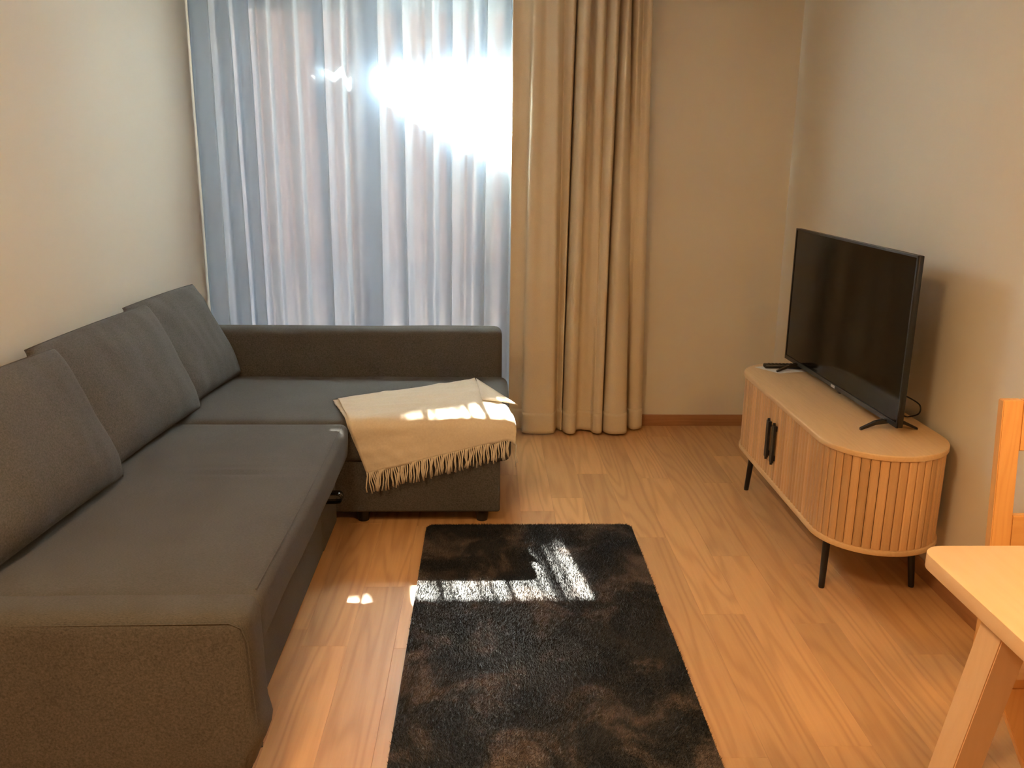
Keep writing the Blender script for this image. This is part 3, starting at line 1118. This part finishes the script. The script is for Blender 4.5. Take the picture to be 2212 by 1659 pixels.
end_b = backing('fluted_end', -smax, -SP * nd - 0.001)
i = 0
while (i + 0.5) * SP < smax - 0.01:
    for sg in (1, -1):
        s = (i + 0.5) * SP * sg
        x, y, nrm = curve(s)
        par = (door_a if sg > 0 else door_b) if i < nd else (end_a if sg > 0 else end_b)
        o = bpy.data.objects.new('slat', SLAT if i < nd + 1 else SLAT_END)
        COL.objects.link(o)
        o.parent = par
        # mesh +y must look along the outward normal
        rot = math.atan2(nrm[1], nrm[0]) - PI / 2
        o.matrix_parent_inverse = Matrix.Identity(4)
        o.matrix_basis = Matrix.Translation((x, y, 0)) @ Matrix.Rotation(rot, 4, 'Z')
        o['par_off'] = 1
    i += 1
# parents sit at the cabinet's own frame: undo the parent offset
bpy.context.view_layer.update()
for par in (door_a, door_b, end_a, end_b):
    for ch in par.children:
        m_ = ch.matrix_basis.copy()
        ch.matrix_parent_inverse = par.matrix_world.inverted()
        ch.matrix_basis = m_
        if 'par_off' in ch: del ch['par_off']
for dr, yh in ((door_b, 3.262), (door_a, 3.196)):
    bm = bmesh.new()
    add_box(bm, (1.097, yh - 0.013, 0.285), (1.106, yh + 0.013, 0.453))
    # chamfered ends
    bmesh.ops.bevel(bm, geom=[e for e in bm.edges if abs(e.verts[0].co.x - e.verts[1].co.x) > 0.005], offset=0.010, segments=3, affect='EDGES')
    add_box(bm, (1.104, yh - 0.006, 0.30), (1.114, yh + 0.006, 0.32))
    add_box(bm, (1.104, yh - 0.006, 0.42), (1.114, yh + 0.006, 0.44))
    hd = link('handle', me_from_bm(bm), M_SATIN)
    hd.parent = dr
    hd.matrix_parent_inverse = dr.matrix_world.inverted()
    hd['label'] = 'black upright pull handle'
for lx, ly, tx, ty in ((1.158, 3.650, 1.168, 3.63), (1.160, 2.740, 1.172, 2.765), (1.476, 2.743, 1.464, 2.765), (1.478, 3.650, 1.468, 3.63)):
    bm = bmesh.new()
    tube_into(bm, [(lx, ly, 0.0), (lx, ly, 0.006), (tx, ty, CZ0)], [0.0095, 0.0105, 0.0135], n=16)
    link('leg', me_from_bm(bm), M_SATIN, cab, smooth=True, auto=50)

# ------------------------------------------------------------------ TV
pR, pL = Vector((1.376, 2.758, 0)), Vector((1.342, 3.795, 0))
TW = (pL - pR).length
TZ0, TH = 0.572, 0.572
tv = empty('television', ((pR.x + pL.x) / 2, (pR.y + pL.y) / 2, CZ1))
tv_rot = math.atan2(pL.y - pR.y, pL.x - pR.x)     # local +x runs from near end to far end
tv.rotation_euler = (0, 0, tv_rot)
tag(tv, 'black flat-screen television on two V-shaped feet, switched off', 'television')
def tvbox(name, lo, hi, mat, bev=0.0, parent=None, seg=2):
    o = box(name, lo, hi, mat, None, bev, seg)
    o.parent = parent or tv
    o.matrix_parent_inverse = Matrix.Identity(4)
    return o
z0 = TZ0 - CZ1
hw = TW / 2
# local +y faces the room (towards -x in the world)
tvbox('housing', (-hw, -0.008, z0), (hw, 0.010, z0 + TH), M_PLASTIC, 0.003)
tvbox('rear_bulge', (-hw * 0.80, -0.050, z0 + 0.03), (hw * 0.80, -0.007, z0 + TH * 0.62), M_PLASTIC, 0.012)
tvbox('screen', (-hw + 0.008, 0.0095, z0 + 0.018), (hw - 0.008, 0.0118, z0 + TH - 0.008), M_SCREEN)
bm = bmesh.new()
for lo, hi in (((-hw, 0.009, z0), (-hw + 0.0075, 0.0145, z0 + TH)), ((hw - 0.0075, 0.009, z0), (hw, 0.0145, z0 + TH)),
               ((-hw, 0.009, z0 + TH - 0.0075), (hw, 0.0145, z0 + TH)), ((-hw, 0.009, z0), (hw, 0.0145, z0 + 0.0175))):
    add_box(bm, lo, hi)
bz = link('bezel', me_from_bm(bm), M_PLASTIC)
bz.parent = tv
tvbox('badge', (-0.020, 0.0143, z0 + 0.003), (0.014, 0.0152, z0 + 0.013), M_GREYMARK)['label'] = 'small grey maker badge under the screen'
tvbox('sensor_block', (-0.065, 0.004, z0 - 0.006), (-0.040, 0.0145, z0 + 0.001), M_PLASTIC, 0.001)
for sx_ in (-1, 1):
    bm = bmesh.new()
    fxm = sx_ * (hw - (0.145 if sx_ > 0 else 0.078))
    hgt = z0 + 0.012
    # V foot: two blades from the housing down to the top of the cabinet
    for s in (-1, 1):
        L_ = 0.100
        a = [(fxm - 0.009, s * 0.004, hgt), (fxm + 0.009, s * 0.004, hgt), (fxm + 0.009, s * 0.004, hgt - 0.016), (fxm - 0.009, s * 0.004, hgt - 0.016)]
        m_ = [(fxm - 0.008, s * L_ * 0.5, hgt - 0.010), (fxm + 0.008, s * L_ * 0.5, hgt - 0.010), (fxm + 0.008, s * L_ * 0.5, hgt - 0.022), (fxm - 0.008, s * L_ * 0.5, hgt - 0.022)]
        e = [(fxm - 0.006, s * L_, 0.008), (fxm + 0.006, s * L_, 0.008), (fxm + 0.006, s * L_, 0.0005), (fxm - 0.006, s * L_, 0.0005)]
        R3 = [[bm.verts.new(q) for q in ring] for ring in (a, m_, e)]
        for r0, r1 in zip(R3, R3[1:]):
            for t in range(4):
                bm.faces.new((r0[t], r0[(t + 1) % 4], r1[(t + 1) % 4], r1[t]))
        bm.faces.new(R3[0][::-1])
        bm.faces.new(R3[-1])
    bmesh.ops.recalc_face_normals(bm, faces=bm.faces)
    ft = link('foot', me_from_bm(bm), plain('foot_black', (0.01, 0.009, 0.009), 0.25))
    ft.parent = tv
# cable: out of the rear, loop, and down behind the cabinet edge
inv = tv.matrix_basis.inverted()
cpts = catmull([(1.415, 3.00, 0.66), (1.46, 2.99, 0.635), (1.50, 2.96, 0.618), (1.518, 2.925, 0.603), (1.515, 2.92, 0.575), (1.500, 2.955, 0.553), (1.495, 2.99, 0.5465), (1.46, 3.10, 0.5465)], 5)
cb_ = tube('power_cable', [tuple(inv @ Vector(p)) for p in cpts], 0.0026, M_PLASTIC)
cb_.parent = tv

# ------------------------------------------------------------------ paper and remote on the cabinet
paper = prism('paper_sheet', [(1.178, 3.738), (1.250, 3.622), (1.405, 3.668), (1.352, 3.795)], CZ1 + 0.0004, CZ1 + 0.0012, M_PAPER)
tag(paper, 'white paper sheet lying under the remote on the cabinet far end', 'paper')
rem = empty('remote_control', (1.300, 3.722, CZ1 + 0.0015))
tag(rem, 'black remote control lying on the paper by the television', 'remote control')
ra_ = math.radians(-2)
def rbox(name, lo, hi, mat, bev=0.0, parent=None):
    o = box(name, lo, hi, mat, None, bev)
    o.parent = parent or rem
    o.matrix_parent_inverse = Matrix.Identity(4)
    return o
rem.rotation_euler = (0, 0, ra_)
rbox('body', (-0.085, -0.021, 0.0), (0.085, 0.021, 0.017), M_PLASTIC, 0.005)
for bx_ in range(9):
    for by_ in range(3):
        rbox('button', (-0.066 + bx_ * 0.016, -0.0135 + by_ * 0.010, 0.0165), (-0.057 + bx_ * 0.016, -0.0075 + by_ * 0.010, 0.0185), M_SATIN, 0.0)

# ------------------------------------------------------------------ dining table
tab = empty('dining_table', (1.2, 1.1, 0))
tag(tab, 'pale birch dining table with slanted legs at the right edge', 'table')
prism('table_top', rr_poly(0.800, 1.50, 0.25, 1.480, 0.042, 10), 0.722, 0.751, M_TABLE, tab, bev=0.0018)
def slant_leg(x0, y0, w, d, sx_, sy_):
    """square-cut leg, top outer corner (x0, y0) under the table top, splayed outwards"""
    bm = bmesh.new()
    top = [(x0, y0), (x0 + w, y0), (x0 + w, y0 + d), (x0, y0 + d)]
    R = [[bm.verts.new((x + sx_ * (0.722 - z), y + sy_ * (0.722 - z), z)) for x, y in top] for z in (0.0, 0.722)]
    for t in range(4):
        bm.faces.new((R[0][t], R[0][(t + 1) % 4], R[1][(t + 1) % 4], R[1][t]))
    bm.faces.new(R[0][::-1]); bm.faces.new(R[1])
    bmesh.ops.bevel(bm, geom=list(bm.edges), offset=0.002, segments=2, affect='EDGES')
    return link('leg', me_from_bm(bm), M_TLEG, tab, smooth=True, auto=40)
slant_leg(0.829, 1.236, 0.050, 0.062, -0.145, 0.055)
slant_leg(1.440, 1.236, 0.050, 0.062, 0.06, 0.055)
slant_leg(0.817, 0.36, 0.050, 0.062, -0.115, -0.055)
slant_leg(1.440, 0.36, 0.050, 0.062, 0.06, -0.055)
box('apron', (0.90, 1.14, 0.665), (1.43, 1.16, 0.7215), M_TLEG, tab, bev=0.002)
box('apron', (0.90, 0.50, 0.665), (1.43, 0.52, 0.7215), M_TLEG, tab, bev=0.002)

# ------------------------------------------------------------------ pine chair behind the table
ch = empty('dining_chair', (1.28, 1.72, 0))
tag(ch, 'orange pine dining chair with open ladder back beyond the table', 'chair')
CHX0, CHX1 = 1.132, 1.520
def hexa(name, P, mat, bev=0.002):
    """P = 4 bottom corners then 4 top corners"""
    bm = bmesh.new()
    v = [bm.verts.new(p) for p in P]
    for t in range(4):
        bm.faces.new((v[t], v[(t + 1) % 4], v[4 + (t + 1) % 4], v[4 + t]))
    bm.faces.new(v[:4][::-1]); bm.faces.new(v[4:])
    bmesh.ops.recalc_face_normals(bm, faces=bm.faces)
    bmesh.ops.bevel(bm, geom=list(bm.edges), offset=bev, segments=2, affect='EDGES')
    return link(name, me_from_bm(bm), mat, ch, smooth=True, auto=40)
def yb_(z):      # front face of the raked back
    return 1.772 + 0.105 * (z - 0.43)
for x in (CHX0, CHX1 - 0.045):
    hexa('back_post', [(x, 1.785, 0), (x + 0.045, 1.785, 0), (x + 0.045, 1.810, 0), (x, 1.810, 0)] + [(x, yb_(0.43), 0.43), (x + 0.045, yb_(0.43), 0.43), (x + 0.045, yb_(0.43) + 0.024, 0.43), (x, yb_(0.43) + 0.024, 0.43)], M_PINE)
    hexa('back_post', [(x, yb_(0.43), 0.43), (x + 0.045, yb_(0.43), 0.43), (x + 0.045, yb_(0.43) + 0.024, 0.43), (x, yb_(0.43) + 0.024, 0.43)] + [(x, yb_(0.933), 0.933), (x + 0.045, yb_(0.933), 0.933), (x + 0.045, yb_(0.933) + 0.022, 0.933), (x, yb_(0.933) + 0.022, 0.933)], M_PINE)
def rail(z0_, z1_):
    xa, xb = CHX0 + 0.0455, CHX1 - 0.0455
    hexa('back_rail', [(xa, yb_(z0_) + 0.002, z0_), (xb, yb_(z0_) + 0.002, z0_), (xb, yb_(z0_) + 0.020, z0_), (xa, yb_(z0_) + 0.020, z0_)] + [(xa, yb_(z1_) + 0.002, z1_), (xb, yb_(z1_) + 0.002, z1_), (xb, yb_(z1_) + 0.020, z1_), (xa, yb_(z1_) + 0.020, z1_)], M_PINEX)
rail(0.820, 0.933)
rail(0.570, 0.672)
prism('seat', [(1.028, 1.532), (1.525, 1.532), (1.520, 1.768), (1.126, 1.768)], 0.412, 0.432, M_PINEX, ch, bev=0.003)
hexa('seat_rail', [(1.045, 1.560, 0.350), (1.508, 1.560, 0.350), (1.508, 1.580, 0.350), (1.045, 1.580, 0.350), (1.045, 1.560, 0.411), (1.508, 1.560, 0.411), (1.508, 1.580, 0.411), (1.045, 1.580, 0.411)], M_PINEX)
hexa('seat_rail', [(1.060, 1.584, 0.350), (1.082, 1.584, 0.350), (1.152, 1.770, 0.350), (1.130, 1.770, 0.350), (1.060, 1.584, 0.411), (1.082, 1.584, 0.411), (1.152, 1.770, 0.411), (1.130, 1.770, 0.411)], M_PINE)
for xt, xb, wt in ((1.030, 1.222, 0.078), (1.522, 1.330, -0.078)):      # front legs slant inwards and taper
    wb = wt * 0.6
    x0, x1, x2, x3 = min(xb, xb + wb), max(xb, xb + wb), min(xt, xt + wt), max(xt, xt + wt)
    hexa('leg', [(x0, 1.534, 0), (x1, 1.534, 0), (x1, 1.556, 0), (x0, 1.556, 0), (x2, 1.534, 0.411), (x3, 1.534, 0.411), (x3, 1.556, 0.411), (x2, 1.556, 0.411)], M_PINE)

bpy.context.view_layer.update()
